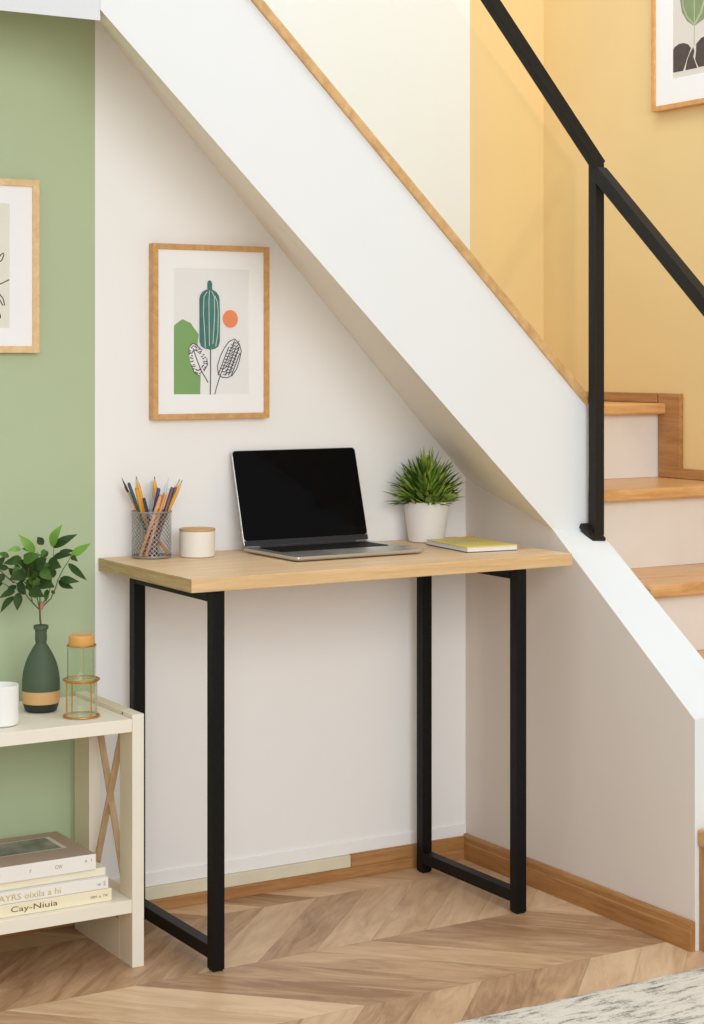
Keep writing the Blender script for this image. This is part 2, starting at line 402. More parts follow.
# skirting
b = MB()
b.box((-2.2,-0.013,0),(-0.012,-0.0005,0.025), 0)
b.box((-0.318,-0.0125,0.0255),(-0.012,-0.0005,0.051), 0)
b.box((-0.318,-0.011,0.0445),(-0.012,-0.0005,0.054), 0)
b.box((-0.93,-0.0115,0.0255),(-0.319,-0.0005,0.052), 1)
b.box((-0.93,-0.005,0.0525),(-0.001,-0.0005,0.080), 2)
struct(b.build('baseboard_back', ['oak_x', 'cream_paint', 'white_wall'], bevel=0.001))
b = MB()
b.prism([(-0.0005,-0.001,0),(-0.013,-0.001,0),(-0.013,-0.001,0.038),(-0.0115,-0.001,0.041),(-0.0115,-0.001,0.052),(-0.008,-0.001,0.058),(-0.0005,-0.001,0.058)], (0,-0.793,0))
struct(b.build('baseboard_right', ['oak_y'], bevel=0.0008))

# ------------------------------------------------------------------ staircase
st = thing('staircase', 'white plastered staircase with oak treads rising beside and over the desk alcove', 'staircase', (0.3,-0.4,0))
FY = -0.335
front = [(-1.062,FY,1.818),(0.0,FY,0.79),(0.097,FY,0.722),(0.097,FY,1.058),(-0.733,FY,1.866),(-1.062,FY,2.186)]
backp = [(-0.928,0.0,1.866),(0.0,0.0,0.886),(0.097,0.0,0.79),(0.097,0.0,1.045),(-0.733,0.0,1.82),(-0.928,0.0,2.03)]
n = 6
b = MB().add(front + backp, [tuple(range(n)), tuple(range(n, 2*n))[::-1]])
b.add(front + backp, [((i+1) % n, i, i+n, (i+1) % n + n) for i in range(1, n)])
b.add(front + backp, [(1, 0, n, n+1)], 1)
b.build('stringer', ['white_gloss', 'soffit'], st)
b = MB(); d = Vector((-1.0,0,0.971)).normalized(); nn = Vector((0.971,0,1.0)).normalized()
p0 = Vector((0.097,-0.322,1.066)); p1 = Vector((-1.062,-0.322,2.19))
b.obox((p0+p1)/2, (p1-p0)/2, (0,0.02,0), nn*0.010)
b.build('oak_capping', 'trim_oak', st, bevel=0.003)
SX0, SX1 = 0.0985, 0.549
def tread(z, yf, yb, x0=SX0):
    t = MB().box((x0,yf,z-0.027),(SX1,yb,z)).build('tread', 'tread', st, bevel=0.006, seg=3)
def riser(z0, z1, y, x0=SX0):
    MB().box((x0,y,z0),(SX1,y+0.015,z1)).build('riser', 'riser', st)
tread(1.054, -0.078, 0.429, 0.098); riser(0.8725, 1.0265, -0.048)
tread(0.872, -0.345, -0.034); riser(0.6905, 0.8445, -0.315, 0.126)
tread(0.690, -0.585, -0.480, 0.0665); tread(0.690, -0.4798, -0.302, 0.127); riser(0.5405, 0.6625, -0.555, 0.0665)
tread(0.540, -0.790, -0.541, 0.0665); riser(0.2405, 0.5125, -0.775, 0.0665)
# bottom step is a solid oak block wrapping the end of the wall
MB().box((0.004,-0.845,0.205),(SX1,-0.794,0.240)).build('tread', 'tread', st, bevel=0.006, seg=3)
MB().box((0.010,-0.838,0.0),(SX1,-0.794,0.2045)).build('riser', 'oak_z', st)
b = MB()
for (y0,y1,z0,z1) in [(-0.045,0.428,1.0545,1.078),(-0.131,-0.0510,0.8725,1.078),(-0.345,-0.1315,0.8725,0.897),(-0.41,-0.3455,0.6905,0.90),(-0.62,-0.4105,0.6905,0.72)]:
    b.box((0.538,y0,z0),(0.5495,y1,z1))
b.build('skirting', 'oak_y', st, bevel=0.002)

# ------------------------------------------------------------------ railing
rl = thing('stair_railing', 'black square steel handrail and post with clear glass panel on the staircase', 'railing', (0.108,-0.358,0.77))
PX, PY = 0.0985, -0.361
MB().box((PX-0.0125,PY-0.0125,0.776),(PX+0.0125,PY+0.0125,1.59)).build('post', 'rail_metal', rl, bevel=0.0015)
b = MB().bar((PX-0.009,PY+0.024,0.797),(PX-0.009,PY-0.020,0.765),0.036,0.012)
b.build('foot_plate', 'rail_metal', rl, bevel=0.001)
d = Vector((-0.276,0,0.319)); 
MB().bar(Vector((PX+0.006,PY,1.586)), Vector((PX,PY,1.59)) + d*2.6, 0.026, 0.026).build('handrail', 'rail_metal', rl, bevel=0.0015)
d2 = Vector((0,-0.353,-0.306))
MB().bar(Vector((PX,PY-0.009,1.5695)), Vector((PX,PY,1.580)) + d2*1.2, 0.027, 0.030).build('handrail', 'rail_metal', rl, bevel=0.0015)
gp = [(0.078,-0.318,1.098),(0.078,-0.318,1.585),(-1.05,-0.318,2.72),(-1.05,-0.318,2.19)]
MB().prism(gp, (0,0.008,0)).build('glass_panel', 'pane_glass', rl)

# ------------------------------------------------------------------ desk
dk = thing('desk', 'narrow light oak desk on black square steel legs in the alcove under the stairs', 'desk', (-0.476,-0.225,0))
XL, XR, YF, YB = -0.924, -0.030, -0.441, -0.004
MB().box((XL,YF,0.724),(XR,YB,0.75), sides=[1,0,1,2,1,2]).build('tabletop', ['desk_top','desk_edge','desk_end'], dk, bevel=0.0012)
LW = 0.0125
for lx in (-0.857, -0.148):
    for ly in (-0.409, -0.050):
        g = MB().box((lx-LW,ly-LW,0.003),(lx+LW,ly+LW,0.7235)).build('leg', 'black_metal', dk, bevel=0.001)
        MB().box((lx-0.010,ly-0.010,0.0),(lx+0.010,ly+0.010,0.0028)).build('foot_pad', 'black_rubber', g)
    MB().box((lx-LW,-0.396,0.022),(lx+LW,-0.063,0.047)).build('foot_rail', 'black_metal', dk, bevel=0.001)
    MB().box((lx-LW,-0.396,0.700),(lx+LW,-0.063,0.7235)).build('top_rail', 'black_metal', dk, bevel=0.001)

# ------------------------------------------------------------------ pictures
def picture(name, label, o, right, normal, w, h, fw, depth, fmat, mat_in, paper, draw):
    """o = lower-left corner on the wall, right = unit vector, normal = into the room; mat_in = (l, b, r, t) inset of the print"""
    o, right, normal = Vector(o), Vector(right), Vector(normal); up = Vector((0,0,1))
    t = thing(name, label, 'picture', o, 0, 'framed prints on the walls')
    P = lambda a, c, k=0.0: o + right*a + up*c + normal*k
    f = MB()
    def slab(a0, c0, a1, c1, k0, k1):
        f.obox(P((a0+a1)/2,(c0+c1)/2,(k0+k1)/2), right*(a1-a0)/2, normal*(k1-k0)/2, up*(c1-c0)/2)
    slab(0,0,fw,h,0.001,depth); slab(w-fw,0,w,h,0.001,depth); slab(fw,0,w-fw,fw,0.001,depth); slab(fw,h-fw,w-fw,h,0.001,depth)
    f.build('frame', fmat, t, bevel=0.001)
    kd = depth - 0.006
    l, bt, rr, tp = mat_in
    m = MB()
    A = [(fw,fw),(w-fw,fw),(w-fw,h-fw),(fw,h-fw)]; B = [(l,bt),(w-rr,bt),(w-rr,h-tp),(l,h-tp)]
    v = [P(a,c,kd) for a,c in A] + [P(a,c,kd) for a,c in B] + [P(a,c,kd-0.0015) for a,c in B]
    m.add(v, [(i,(i+1)%4,(i+1)%4+4,i+4) for i in range(4)] + [(i+4,(i+1)%4+4,(i+1)%4+8,i+8) for i in range(4)])
    m.build('mat_board', 'mat_board', t)
    a = MB(); mats = [paper]
    a.add([P(p,q,kd-0.0014) for p,q in B], [(0,1,2,3)])
    lay = [0]
    def poly(pts, mn):
        if mn not in mats: mats.append(mn)
        lay[0] += 1
        a.add([P(p,q,kd-0.0013+0.000014*lay[0]) for p,q in pts], [tuple(range(len(pts)))], mats.index(mn))
    def line(pts, wd, mn):
        if mn not in mats: mats.append(mn)
        lay[0] += 1
        k = kd-0.0013+0.000014*lay[0]
        V = []; n = len(pts)
        for i in range(n):
            q0 = Vector(pts[max(i-1,0)]).to_2d(); q1 = Vector(pts[min(i+1,n-1)]).to_2d(); dd = (q1-q0); dd.normalize()
            nx, ny = -dd.y*wd/2, dd.x*wd/2
            V += [P(pts[i][0]+nx, pts[i][1]+ny, k), P(pts[i][0]-nx, pts[i][1]-ny, k)]
        a.add(V, [(2*i,2*i+1,2*i+3,2*i+2) for i in range(n-1)], mats.index(mn))
    draw(poly, line)
    a.build('artwork', mats, t)
    return t

# --- cactus print over the desk
WP, HP = 0.2765, 0.371
def cactus(poly, line):
    sx = WP/592.0; sz = HP/880.0                      # drawing units -> metres
    def q(u, v): return ((u - 66)*sx, (956 - v - (u-56)*0.013)*sz)
    def qs(l): return [q(*p) for p in l]
    C = lambda u, v: (140 + (170 + u/7.588 - 140)*5.03 - 0, 0)
    # from detail units (x7.588 of a 85x135 window at 170,270) to drawing units (x5.03 of window at 140,230)
    def k(u, v): return q((170 + u/7.588 - 140)*5.03, (270 + v/7.588 - 230)*5.03)
    def ks(l): return [k(*p) for p in l]
    poly(ks([(30,945),(235,945),(238,800),(225,600),(215,560),(225,490),(180,430),(165,405),(100,376),(60,405),(30,432)]), 'ink_green')
    # left patterned leaf (white with dark flecks)
    leafl = [(180,556),(150,590),(150,650),(165,720),(190,780),(225,802),(262,770),(290,720),(285,670),(250,610),(210,575)]
    poly(ks(leafl), 'print_paper')
    rnd = random.Random(3)
    ax = [(180,595),(205,670),(240,760),(295,855)]
    line(ks(ax), 0.0022, 'ink_dark')
    for i in range(len(leafl)):
        p, r = leafl[i], leafl[(i+1) % len(leafl)]
        if i % 3 != 2: line(ks([p, r]), 0.0017, 'ink_dark')
        for t in (0.2, 0.6):
            e = (p[0]+(r[0]-p[0])*t, p[1]+(r[1]-p[1])*t); cc = (212, 690)
            for f0 in (0.12, 0.34):
                x0 = e[0]+(cc[0]-e[0])*f0; y0 = e[1]+(cc[1]-e[1])*f0
                line(ks([(x0-5,y0+4),(x0+8,y0-6+rnd.random()*14)]), 0.0022, 'ink_dark')
    # stems
    line(ks([(313,590),(314,760),(311,948)]), 0.0021, 'ink_dark')
    line(ks([(345,948),(360,890),(385,810),(420,720),(455,640),(500,530)]), 0.0017, 'ink_dark')
    # right leaf with scale pattern
    lr = [(500,518),(455,540),(420,590),(390,650),(366,730),(372,780),(395,812),(440,818),(480,800),(515,750),(535,690),(552,610),(535,555)]
    for i in range(len(lr)): line(ks([lr[i], lr[(i+1) % len(lr)]]), 0.0017, 'ink_dark')
    for off in (-38, 32, 62, 92):
        pts = [(400+off*0.8+ (i*17), 800-(i*44)) for i in range(6)]
        pts = [p for p in pts if 366 < p[0] < 545 and 540 < p[1] < 810]
        if len(pts) > 1: line(ks(pts), 0.0019, 'ink_dark')
    for i in range(11):
        y = 560 + i*23
        l = 470 - i*9 if i < 8 else 385 + (i-8)*12; r = 535 - max(0, i-3)*8
        pts = [(l + (r-l)*t/4.0, y + (14 if t % 2 else 0) - t*7) for t in range(5)]
        line(ks(pts), 0.0017, 'ink_dark')
    # cactus column
    top = [(288,160),(288,95),(296,78),(307,74),(318,80),(325,98),(325,160)]
    body = []
    for i in range(9): a = PI - i*PI/8; body.append((305 + 78*math.cos(a), 222 - 80*math.sin(a)))
    body += [(386,380),(384,540),(372,580),(345,598)]
    body += [(312,604),(270,598),(240,580),(228,545)]
    poly(ks(body), 'ink_teal'); poly(ks(top), 'ink_teal')
    for xs in ([(285,165),(262,200),(258,330),(268,480),(272,590)], [(305,150),(300,230),(302,420),(304,575)], [(322,158),(342,200),(344,330),(338,450),(330,560)], [(345,190),(366,240),(372,330),(368,480),(352,580)]):
        line(ks(xs), 0.0017, 'ink_line')
    poly(ks([(466+59*math.cos(a*PI/16), 365+68*math.sin(a*PI/16)) for a in range(32)]), 'ink_orange')
picture('framed_picture', 'oak framed cactus print with orange sun hanging above the desk', (-0.8085,0,1.034), (1,0,0), (0,-1,0), WP, HP, 0.0118, 0.024, 'frame_oak', (0.050,0.052,0.0475,0.051), 'print_paper', cactus)

# --- line drawing on the green wall
def leafline(poly, line):
    # coordinates in metres from the lower-left of the frame; frame 0.27 wide
    X = lambda u: 0.27 - (193 - u)/4.875*0.00212
    Z = lambda v: (942 - v)/4.875*0.00203
    q = lambda l: [(X(u), Z(v)) for u, v in l]
    line(q([(-250,700),(-120,655),(0,614),(50,588)]), 0.0019, 'ink_black')
    line(q([(-30,540),(-10,500),(10,468),(22,460),(24,470),(14,495),(-4,510),(-30,540)]), 0.0021, 'ink_black')
    line(q([(-40,640),(0,655),(20,680),(28,712),(18,712),(6,690),(-10,665),(-40,640)]), 0.0021, 'ink_black')
    poly(q([(-20,720),(0,735),(10,765),(8,778),(-4,765)]), 'ink_black')
    for s in (-1, 1):
        for k in range(5):
            u0 = -250 + k*38; v0 = 700 - k*13
            line(q([(u0,v0),(u0-10,v0-s*60),(u0+18,v0-s*105),(u0+34,v0-s*60),(u0,v0)]), 0.0013, 'ink_black')
picture('framed_picture', 'pale wood framed line drawing of leaves on the green wall', (-1.329,0,1.174), (1,0,0), (0,-1,0), 0.27, 0.35, 0.014, 0.02, 'frame_pale', (0.062,0.050,0.062,0.050), 'cream_paper', leafline)

# --- plant print on the yellow wall
def stones(poly, line):
    X = lambda u: (u - 95)*0.000408
    q = lambda l: [(X(u), (1000 - 0.21*(u-95) - v)/3640.0) for u, v in l]
    poly(q([(277,642),(365,625),(375,600),(400,520),(435,425),(410,392),(370,380),(330,388),(290,415),(277,440)]), 'ink_stone')
    poly(q([(385,620),(490,597),(470,540),(455,500),(465,450),(455,415),(420,480),(398,545)]), 'ink_stone')
    poly(q([(500,592),(620,565),(640,440),(620,350),(570,312),(520,340),(480,390),(478,460),(470,520),(485,560)]), 'ink_stone')
    poly(q([(555,540),(575,510),(600,530),(580,560)]), 'grey_paper')
    line(q([(462,410),(464,320),(465,235)]), 0.0030, 'ink_sage_light')
    poly(q([(465,235),(400,190),(355,110),(338,0),(345,-150),(400,-300),(450,-180),(462,0)]), 'ink_sage')
    poly(q([(468,230),(540,180),(590,100),(620,-20),(610,-160),(540,-300),(480,-180),(468,0)]), 'ink_sage')
    line(q([(465,225),(400,150),(365,60),(362,-80)]), 0.0035, 'ink_sage_light')
    line(q([(467,215),(520,120),(550,10),(560,-100)]), 0.0060, 'ink_sage_light')
    line(q([(465,235),(464,60),(463,-200)]), 0.0030, 'ink_sage_light')
picture('framed_picture', 'oak framed plant and stones print on the yellow stairway wall', (0.55,-0.036,1.770), (0,-1,0), (-1,0,0), 0.30, 0.40, 0.012, 0.022, 'frame_warm', (0.073,0.073,0.073,0.073), 'grey_paper', stones)

# ------------------------------------------------------------------ laptop
LZ = 0.7505
lp = thing('laptop', 'open silver laptop with black screen on the desk', 'laptop', (-0.462,-0.179,LZ), math.radians(1.2))
A = math.radians(1.2)
def lpt(x, y, z):    # local to world
    return (-0.462 + x*math.cos(A) - y*math.sin(A), -0.179 + x*math.sin(A) + y*math.cos(A), LZ + z)
LWd, LDp = 0.158, 0.112
def rounded(w, d, r, n=6):
    pts = []
    for cx, cy, a0 in ((w-r, d-r, 0), (-w+r, d-r, PI/2), (-w+r, -d+r, PI), (w-r, -d+r, 1.5*PI)):
        for k in range(n+1): a = a0 + k*PI/2/n; pts.append((cx + r*math.cos(a), cy + r*math.sin(a)))
    return pts
rp = rounded(LWd, LDp, 0.010)
b = MB()
rings = [(0.965,0.0018),(1.0,0.0050),(1.0,0.0102)]
V = []
for sc, z in rings:
    for x, y in rp: V.append(lpt(x*(1-(1-sc)*0.6), y*sc, z + (0.0 if sc == 1 else 0)))
n = len(rp)
b.add(V, [tuple(range(n))[::-1], tuple(range(2*n,3*n))] + [(i*n+k, i*n+(k+1)%n, (i+1)*n+(k+1)%n, (i+1)*n+k) for i in range(2) for k in range(n)])
base = b.build('base', 'alu', lp, bevel=0.0008)
b = MB().add([lpt(-0.134,-0.012,0.0104), lpt(0.134,-0.012,0.0104), lpt(0.134,0.090,0.0104), lpt(-0.134,0.090,0.0104)], [(0,1,2,3)])
kb = b.build('keyboard', 'screen', base)
b = MB()
for r in range(6):
    y0 = -0.009 + r*0.0165; kh = 0.0140 if r < 5 else 0.0100
    nk = [8,12,13,14,14,14][r]; x = -0.132
    ws = [0.264/nk]*nk
    if r == 0: ws = [0.0189]*4 + [0.0945] + [0.0189]*5
    for w_ in ws:
        c0 = lpt(x+0.0009, y0, 0.0105); 
        ca, sa = math.cos(A), math.sin(A)
        w2 = w_ - 0.0018
        b.obox(lpt(x+w_/2, y0+kh/2, 0.0110), (w2/2*ca, w2/2*sa, 0), (-kh/2*sa, kh/2*ca, 0), (0,0,0.0006))
        x += w_
k_ = b.build('keys', 'keys', kb); k_['kind'] = 'stuff'
MB().add([lpt(-0.055,-0.105,0.0104), lpt(0.055,-0.105,0.0104), lpt(0.055,-0.022,0.0104), lpt(-0.055,-0.022,0.0104)], [(0,1,2,3)]).build('trackpad', 'trackpad', base)
# lid
LEAN = math.radians(16)
hy, hz = 0.1060, 0.0085
LH = 0.214
def lid(x, t, k):     # t up the lid, k out of its front face
    y = hy + t*math.sin(LEAN) - k*math.cos(LEAN); z = hz + t*math.cos(LEAN) + k*math.sin(LEAN)
    return lpt(x, y, z)
def lid_plate(t0, t1, w, r, k0, k1, name, mat, par, bev=0.0):
    pts = []
    for x, y in rounded(w, (t1-t0)/2, r): pts.append((x, (t0+t1)/2 + y))
    n = len(pts); V = [lid(x, t, k0) for x, t in pts] + [lid(x, t, k1) for x, t in pts]
    return MB().add(V, [tuple(range(n)), tuple(range(n,2*n))[::-1]] + [((i+1)%n, i, i+n, (i+1)%n+n) for i in range(n)]).build(name, mat, par, bevel=bev)
ld = lid_plate(0.0025, LH, 0.1565, 0.009, -0.0045, 0.0, 'lid', 'alu', lp, 0.0008)
lid_plate(0.016, LH-0.0015, 0.1552, 0.008, 0.0003, 0.0010, 'screen', 'screen', ld)
lid_plate(0.004, 0.0158, 0.1552, 0.002, 0.0003, 0.0010, 'screen_border', 'screen_rim', ld)
hp = [lpt(-0.12, hy-0.0035, 0.0115), lpt(0.12, hy-0.0035, 0.0115)]
MB().tube(hp, 0.0012, 10).build('hinge', 'screen_rim', lp)
for sx in (-1, 1):
    for sy in (-1, 1):
        c = lpt(sx*0.130, sy*0.088, 0.0)
        MB().lathe([(0.006,0.0),(0.006,0.0017)], c, 16, cap0=True, cap1=True).build('foot', 'black_rubber', base)

# ------------------------------------------------------------------ potted plant
PXc, PYc = -0.1535, -0.068
pp = thing('potted_plant', 'spiky green grass plant in white pot on the desk', 'plant', (PXc,PYc,0.7505))
MB().lathe([(0.0,0.0),(0.038,0.0),(0.0405,0.002),(0.0525,0.088),(0.0525,0.0905),(0.0500,0.0905),(0.0480,0.080),(0.0,0.080)], (PXc,PYc,0.7505), 48).build('pot', 'pot_white', pp)
MB().lathe([(0.0485,0.0822),(0.030,0.0845),(0.0,0.086)], (PXc,PYc,0.7505), 32).build('soil', 'soil', pp)
rnd = random.Random(11)
b = MB()
def blade(b, base, dirv, L, w, droop, mi, curl=0.0, segs=6):
    p = Vector(base); d = Vector(dirv).normalized(); V = []
    side = d.cross(Vector((0,0,1)))
    if side.length < 1e-3: side = Vector((1,0,0))
    side.normalize()
    for i in range(segs+1):
        t = i/segs
        ww = w*(0.75 + 0.6*t - 1.35*t*t) if i < segs else 0.0002
        nrm = side.cross(d)
        V += [p - side*ww/2 + nrm*ww*0.22, p.copy() - nrm*ww*0.1, p + side*ww/2 + nrm*ww*0.22]
        p = p + d*L/segs
        d = (d + Vector((0,0,-droop/segs)) ).normalized()
        if curl:
            side = (Matrix.Rotation(curl/segs, 3, d) @ side).normalized()
        side = (side - d*side.dot(d)).normalized()
    F = []
    for i in range(segs): F += [(3*i,3*i+1,3*i+4,3*i+3),(3*i+1,3*i+2,3*i+5,3*i+4)]
    b.add(V, F, mi, True)
for i in range(430):
    a = rnd.random()*2*PI; el = math.asin(min(1, 0.0 + rnd.random()**0.9))
    R = 0.022 + 0.032*rnd.random()
    dx, dy, dz = math.cos(a)*math.cos(el), math.sin(a)*math.cos(el), math.sin(el)
    base = (PXc + R*dx, PYc + R*dy, 0.7505 + 0.0835 + R*dz*1.5)
    dv = (dx + rnd.uniform(-.3,.3), dy + rnd.uniform(-.3,.3), dz + 0.25 + rnd.uniform(-.3,.3))
    L = 0.038 + 0.024*rnd.random()
    if base[1] + L*dy > -0.010: L = max(0.012, (-0.010 - base[1])/max(dy, 0.05))
    blade(b, base, dv, L, 0.0062 + 0.0042*rnd.random(), -0.35 + 0.9*rnd.random(), rnd.choice([0,0,0,1,1,2,2]), rnd.choice([0,0,0.8,-0.8]), 5)
for i in range(9):     # a few broad curling leaves facing the room
    a = TH*-1 - PI/2 + rnd.uniform(-0.9, 0.9)
    base = (PXc + 0.045*math.cos(a), PYc + 0.045*math.sin(a), 0.7505 + 0.089)
    blade(b, base, (math.cos(a)*0.7, math.sin(a)*0.7, 1.0), 0.052, 0.012, 1.6, 2, rnd.choice([1.5,-1.5]), 8)
lv = b.build('foliage', ['grass_a','grass_b','grass_c'], pp)

# ------------------------------------------------------------------ notebook and pencil behind it
def corners_slab(b, C, z0, z1, mi=0):
    V = [(x,y,z0) for x,y in C] + [(x,y,z1) for x,y in C]
    b.add(V, [(3,2,1,0),(4,5,6,7),(0,1,5,4),(1,2,6,5),(2,3,7,6),(3,0,4,7)], mi)
def rect(cx, cy, hw, hd, a):
    c, s = math.cos(a), math.sin(a)
    return [(cx+i*hw*c-j*hd*s, cy+i*hw*s+j*hd*c) for i, j in ((-1,-1),(1,-1),(1,1),(-1,1))]
NA = math.radians(-6)
NC = (-0.145,-0.232)
nb = thing('notebook', 'closed notebook with yellow cover and white pages on the desk', 'notebook', (NC[0],NC[1],0.7505))
nz = 0.7505
b = MB(); corners_slab(b, rect(NC[0],NC[1],0.062,0.094,NA), nz, nz+0.0012); b.build('back_cover', 'note_dark', nb, bevel=0.0004)
b = MB(); corners_slab(b, rect(NC[0]+0.001,NC[1],0.0606,0.0926,NA), nz+0.0013, nz+0.0102); b.build('page_block', 'page_white', nb)
b = MB(); corners_slab(b, rect(NC[0],NC[1],0.062,0.094,NA), nz+0.0103, nz+0.0118); b.build('front_cover', 'note_yellow', nb, bevel=0.0004)
b = MB(); corners_slab(b, rect(NC[0]-0.004,NC[1]+0.035,0.034,0.034,NA), nz+0.0119, nz+0.0121); b.build('cover_label', 'note_label', nb)

def pencil(name, label, p, q, r, shaft, tip, lead, kind, group):
    """from the bottom end p to the tip q"""
    p, q = Vector(p), Vector(q); d = (q-p).normalized(); L = (q-p).length
    t = thing(name, label, 'pencil' if name == 'pencil' else ('pen' if name == 'pen' else 'brush'), p, 0, group)
    a = d.cross(Vector((0.3,0.7,0.1))).normalized(); b2 = d.cross(a)
    def sect(prof, n, mi=0, smooth=False):
        V = []
        for s_, rr in prof:
            for k in range(n):
                an = 2*PI*k/n; V.append(p + d*s_ + (a*math.cos(an) + b2*math.sin(an))*rr)
        F = [(i*n+k, i*n+(k+1)%n, (i+1)*n+(k+1)%n, (i+1)*n+k) for i in range(len(prof)-1) for k in range(n)]
        F += [tuple(range(n))[::-1], tuple((len(prof)-1)*n+k for k in range(n))]
        return MB().add(V, F, mi, smooth)
    if kind == 'sharp':
        sect([(0,r),(L-0.020,r)], 6).build('shaft', shaft, t)
        sect([(L-0.0199,r),(L-0.0061,r*0.32)], 10, 0, True).build('sharpened_end', tip, t)
        sect([(L-0.006,r*0.32),(L,r*0.06)], 8, 0, True).build('point', lead, t)
    elif kind == 'blunt':
        sect([(0,r),(L-0.004,r)], 6).build('shaft', shaft, t)
        sect([(L-0.0039,r*0.9),(L,r*0.9)], 6).build('end_cap', tip, t)
    elif kind == 'pen':
        sect([(0,r*0.8),(L-0.045,r)], 12, 0, True).build('barrel', shaft, t)
        sect([(L-0.0449,r*1.12),(L-0.004,r*1.12),(L,r*0.7)], 12, 0, True).build('cap', tip, t)
    elif kind == 'brush':
        sect([(0,r*0.6),(L-0.055,r)], 10, 0, True).build('handle', shaft, t)
        sect([(L-0.0549,r*1.05),(L-0.034,r*1.0)], 10, 0, True).build('ferrule', 'mesh_metal', t)
        sect([(L-0.0339,r*0.95),(L-0.022,r*1.2),(L,r*0.1)], 10, 0, True).build('bristles', tip, t)
    return t
pencil('pencil', 'yellow pencil lying on the desk behind the notebook', (-0.106,-0.0880,0.7541), (-0.033,-0.0810,0.7541), 0.0036, 'pencil_yellow', 'pencil_orange', 'lead', 'blunt', None)

# ------------------------------------------------------------------ mesh pencil cup
CX, CY, CZ, CR, CH = -0.8265, -0.0535, 0.7505, 0.0415, 0.0965
pc = thing('pencil_cup', 'cylindrical silver wire mesh pencil cup at the left of the desk', 'pencil cup', (CX,CY,CZ))
b = MB()
NS, SG = 27, 14
for sgn in (-1, 1):
    for k in range(NS):
        V = []
        for i in range(SG+1):
            t = i/SG; a = 2*PI*k/NS + sgn*t*2.3; z = CZ + 0.003 + t*(CH-0.006); hw = 0.00088/CR
            rr = CR - 0.0006 + 0.0003*sgn
            V += [(CX + rr*math.cos(a-hw), CY + rr*math.sin(a-hw), z), (CX + rr*math.cos(a+hw), CY + rr*math.sin(a+hw), z)]
        b.add(V, [(2*i,2*i+1,2*i+3,2*i+2) for i in range(SG)], 0, True)
w_ = b.build('mesh_wall', 'mesh_metal', pc)
MB().ring((CX,CY,CZ+CH-0.0015), CR-0.0002, 0.0016, 48).build('rim', 'mesh_metal', pc)
b = MB().lathe([(0.0,0.0006),(CR-0.001,0.0006),(CR,0.002),(CR,0.005),(CR-0.0014,0.005),(CR-0.0014,0.0022),(0.0,0.0022)], (CX,CY,CZ), 48)
b.build('base', 'mesh_metal', pc)
C0 = Vector((CX,CY,0))
GRP = 'pens and pencils in the mesh cup'
def in_cup(name, label, ur, tip, b0, b1, r, shaft, tipm, lead, kind):
    """ur: where it crosses the rim (sideways), tip: (sideways, height above rim), b: depth across the cup"""
    ar = (ur - 271)/2590.0; at = (tip[0] - 271)/2590.0; zt = (278 - tip[1])/2590.0
    sl = (at - ar)/max(zt, 0.01)
    ab = max(-0.031, min(0.031, ar - sl*(CH-0.006)))
    bb = b0; lim = math.sqrt(max(0.0, 0.0345**2 - ab*ab)); bb = max(-lim, min(lim, bb))
    p = C0 + R_*ab + D_*bb + Vector((0,0,CZ+0.0055))
    br = b1
    q = C0 + R_*at + D_*br + Vector((0,0,CZ+CH+zt))
    return pencil(name, label, p, q, r, shaft, tipm, lead, kind, GRP)
in_cup('brush', 'thin dark tipped brush leaning furthest left in the mesh cup', 194.0, (113,97), -0.004, -0.012, 0.0021, 'pencil_orange', 'pencil_black', 'lead', 'brush')
in_cup('pencil', 'orange pencil leaning left below the dark tipped brush in the mesh cup', 206.0, (126,152), 0.0229, 0.0076, 0.0029, 'pencil_orange', 'pencil_wood', 'lead', 'blunt')
in_cup('pen', 'dark teal capped pen leaning left in the mesh cup', 206.6, (152,124), -0.0088, -0.0170, 0.0030, 'pencil_teal', 'pencil_teal', 'lead', 'pen')
in_cup('pencil', 'yellow sharpened pencil leaning left beside the teal pen', 225.9, (177,97), 0.0155, 0.0360, 0.0036, 'pencil_yellow', 'pencil_wood', 'lead', 'sharp')
in_cup('pencil', 'short yellow pencil with a flat end, leaning left in the mesh cup', 217.5, (194,152), 0.0143, -0.0131, 0.0040, 'pencil_yellow', 'pencil_orange', 'lead', 'blunt')
in_cup('pencil', 'short black pencil standing left of the pale blue pen', 244.1, (226,212), -0.0169, 0.0098, 0.0033, 'pencil_black', 'pencil_black', 'lead', 'blunt')
in_cup('pen', 'pale blue slim pen standing upright in the mesh cup', 258.5, (263,122), 0.0282, 0.0360, 0.0026, 'pencil_pale', 'pencil_pale', 'lead', 'pen')
in_cup('pencil', 'yellow sharpened pencil standing upright at the back of the cup', 290.0, (284,93), 0.0278, 0.0090, 0.0042, 'pencil_yellow', 'pencil_yellow', 'lead', 'sharp')
in_cup('pen', 'thick royal blue pen standing in the middle of the cup', 286.5, (294,160), 0.0340, 0.0334, 0.0042, 'pencil_blue', 'pencil_blue', 'lead', 'pen')
in_cup('pen', 'royal blue pen just right of the thickest blue pen', 289.7, (316,153), -0.0198, -0.0198, 0.0034, 'pencil_blue', 'pencil_blue', 'lead', 'pen')
in_cup('pencil', 'peach coloured pencil leaning right at the front of the cup', 300.1, (332,186), -0.0296, -0.0348, 0.0036, 'pencil_peach', 'pencil_orange', 'lead', 'blunt')
in_cup('pencil', 'orange pencil leaning right beside the peach pencil', 322.0, (352,180), -0.0340, -0.0184, 0.0036, 'pencil_orange', 'pencil_peach', 'lead', 'blunt')
in_cup('brush', 'slate blue brush with a pale tip leaning right in the cup', 318.7, (362,100), -0.0248, 0.0018, 0.0030, 'pencil_slate', 'pencil_pale', 'lead', 'brush')
in_cup('pencil', 'dark maroon pencil with a flat end leaning right in the cup', 349.2, (386,152), -0.0325, -0.0054, 0.0046, 'pencil_maroon', 'pencil_maroon', 'lead', 'blunt')
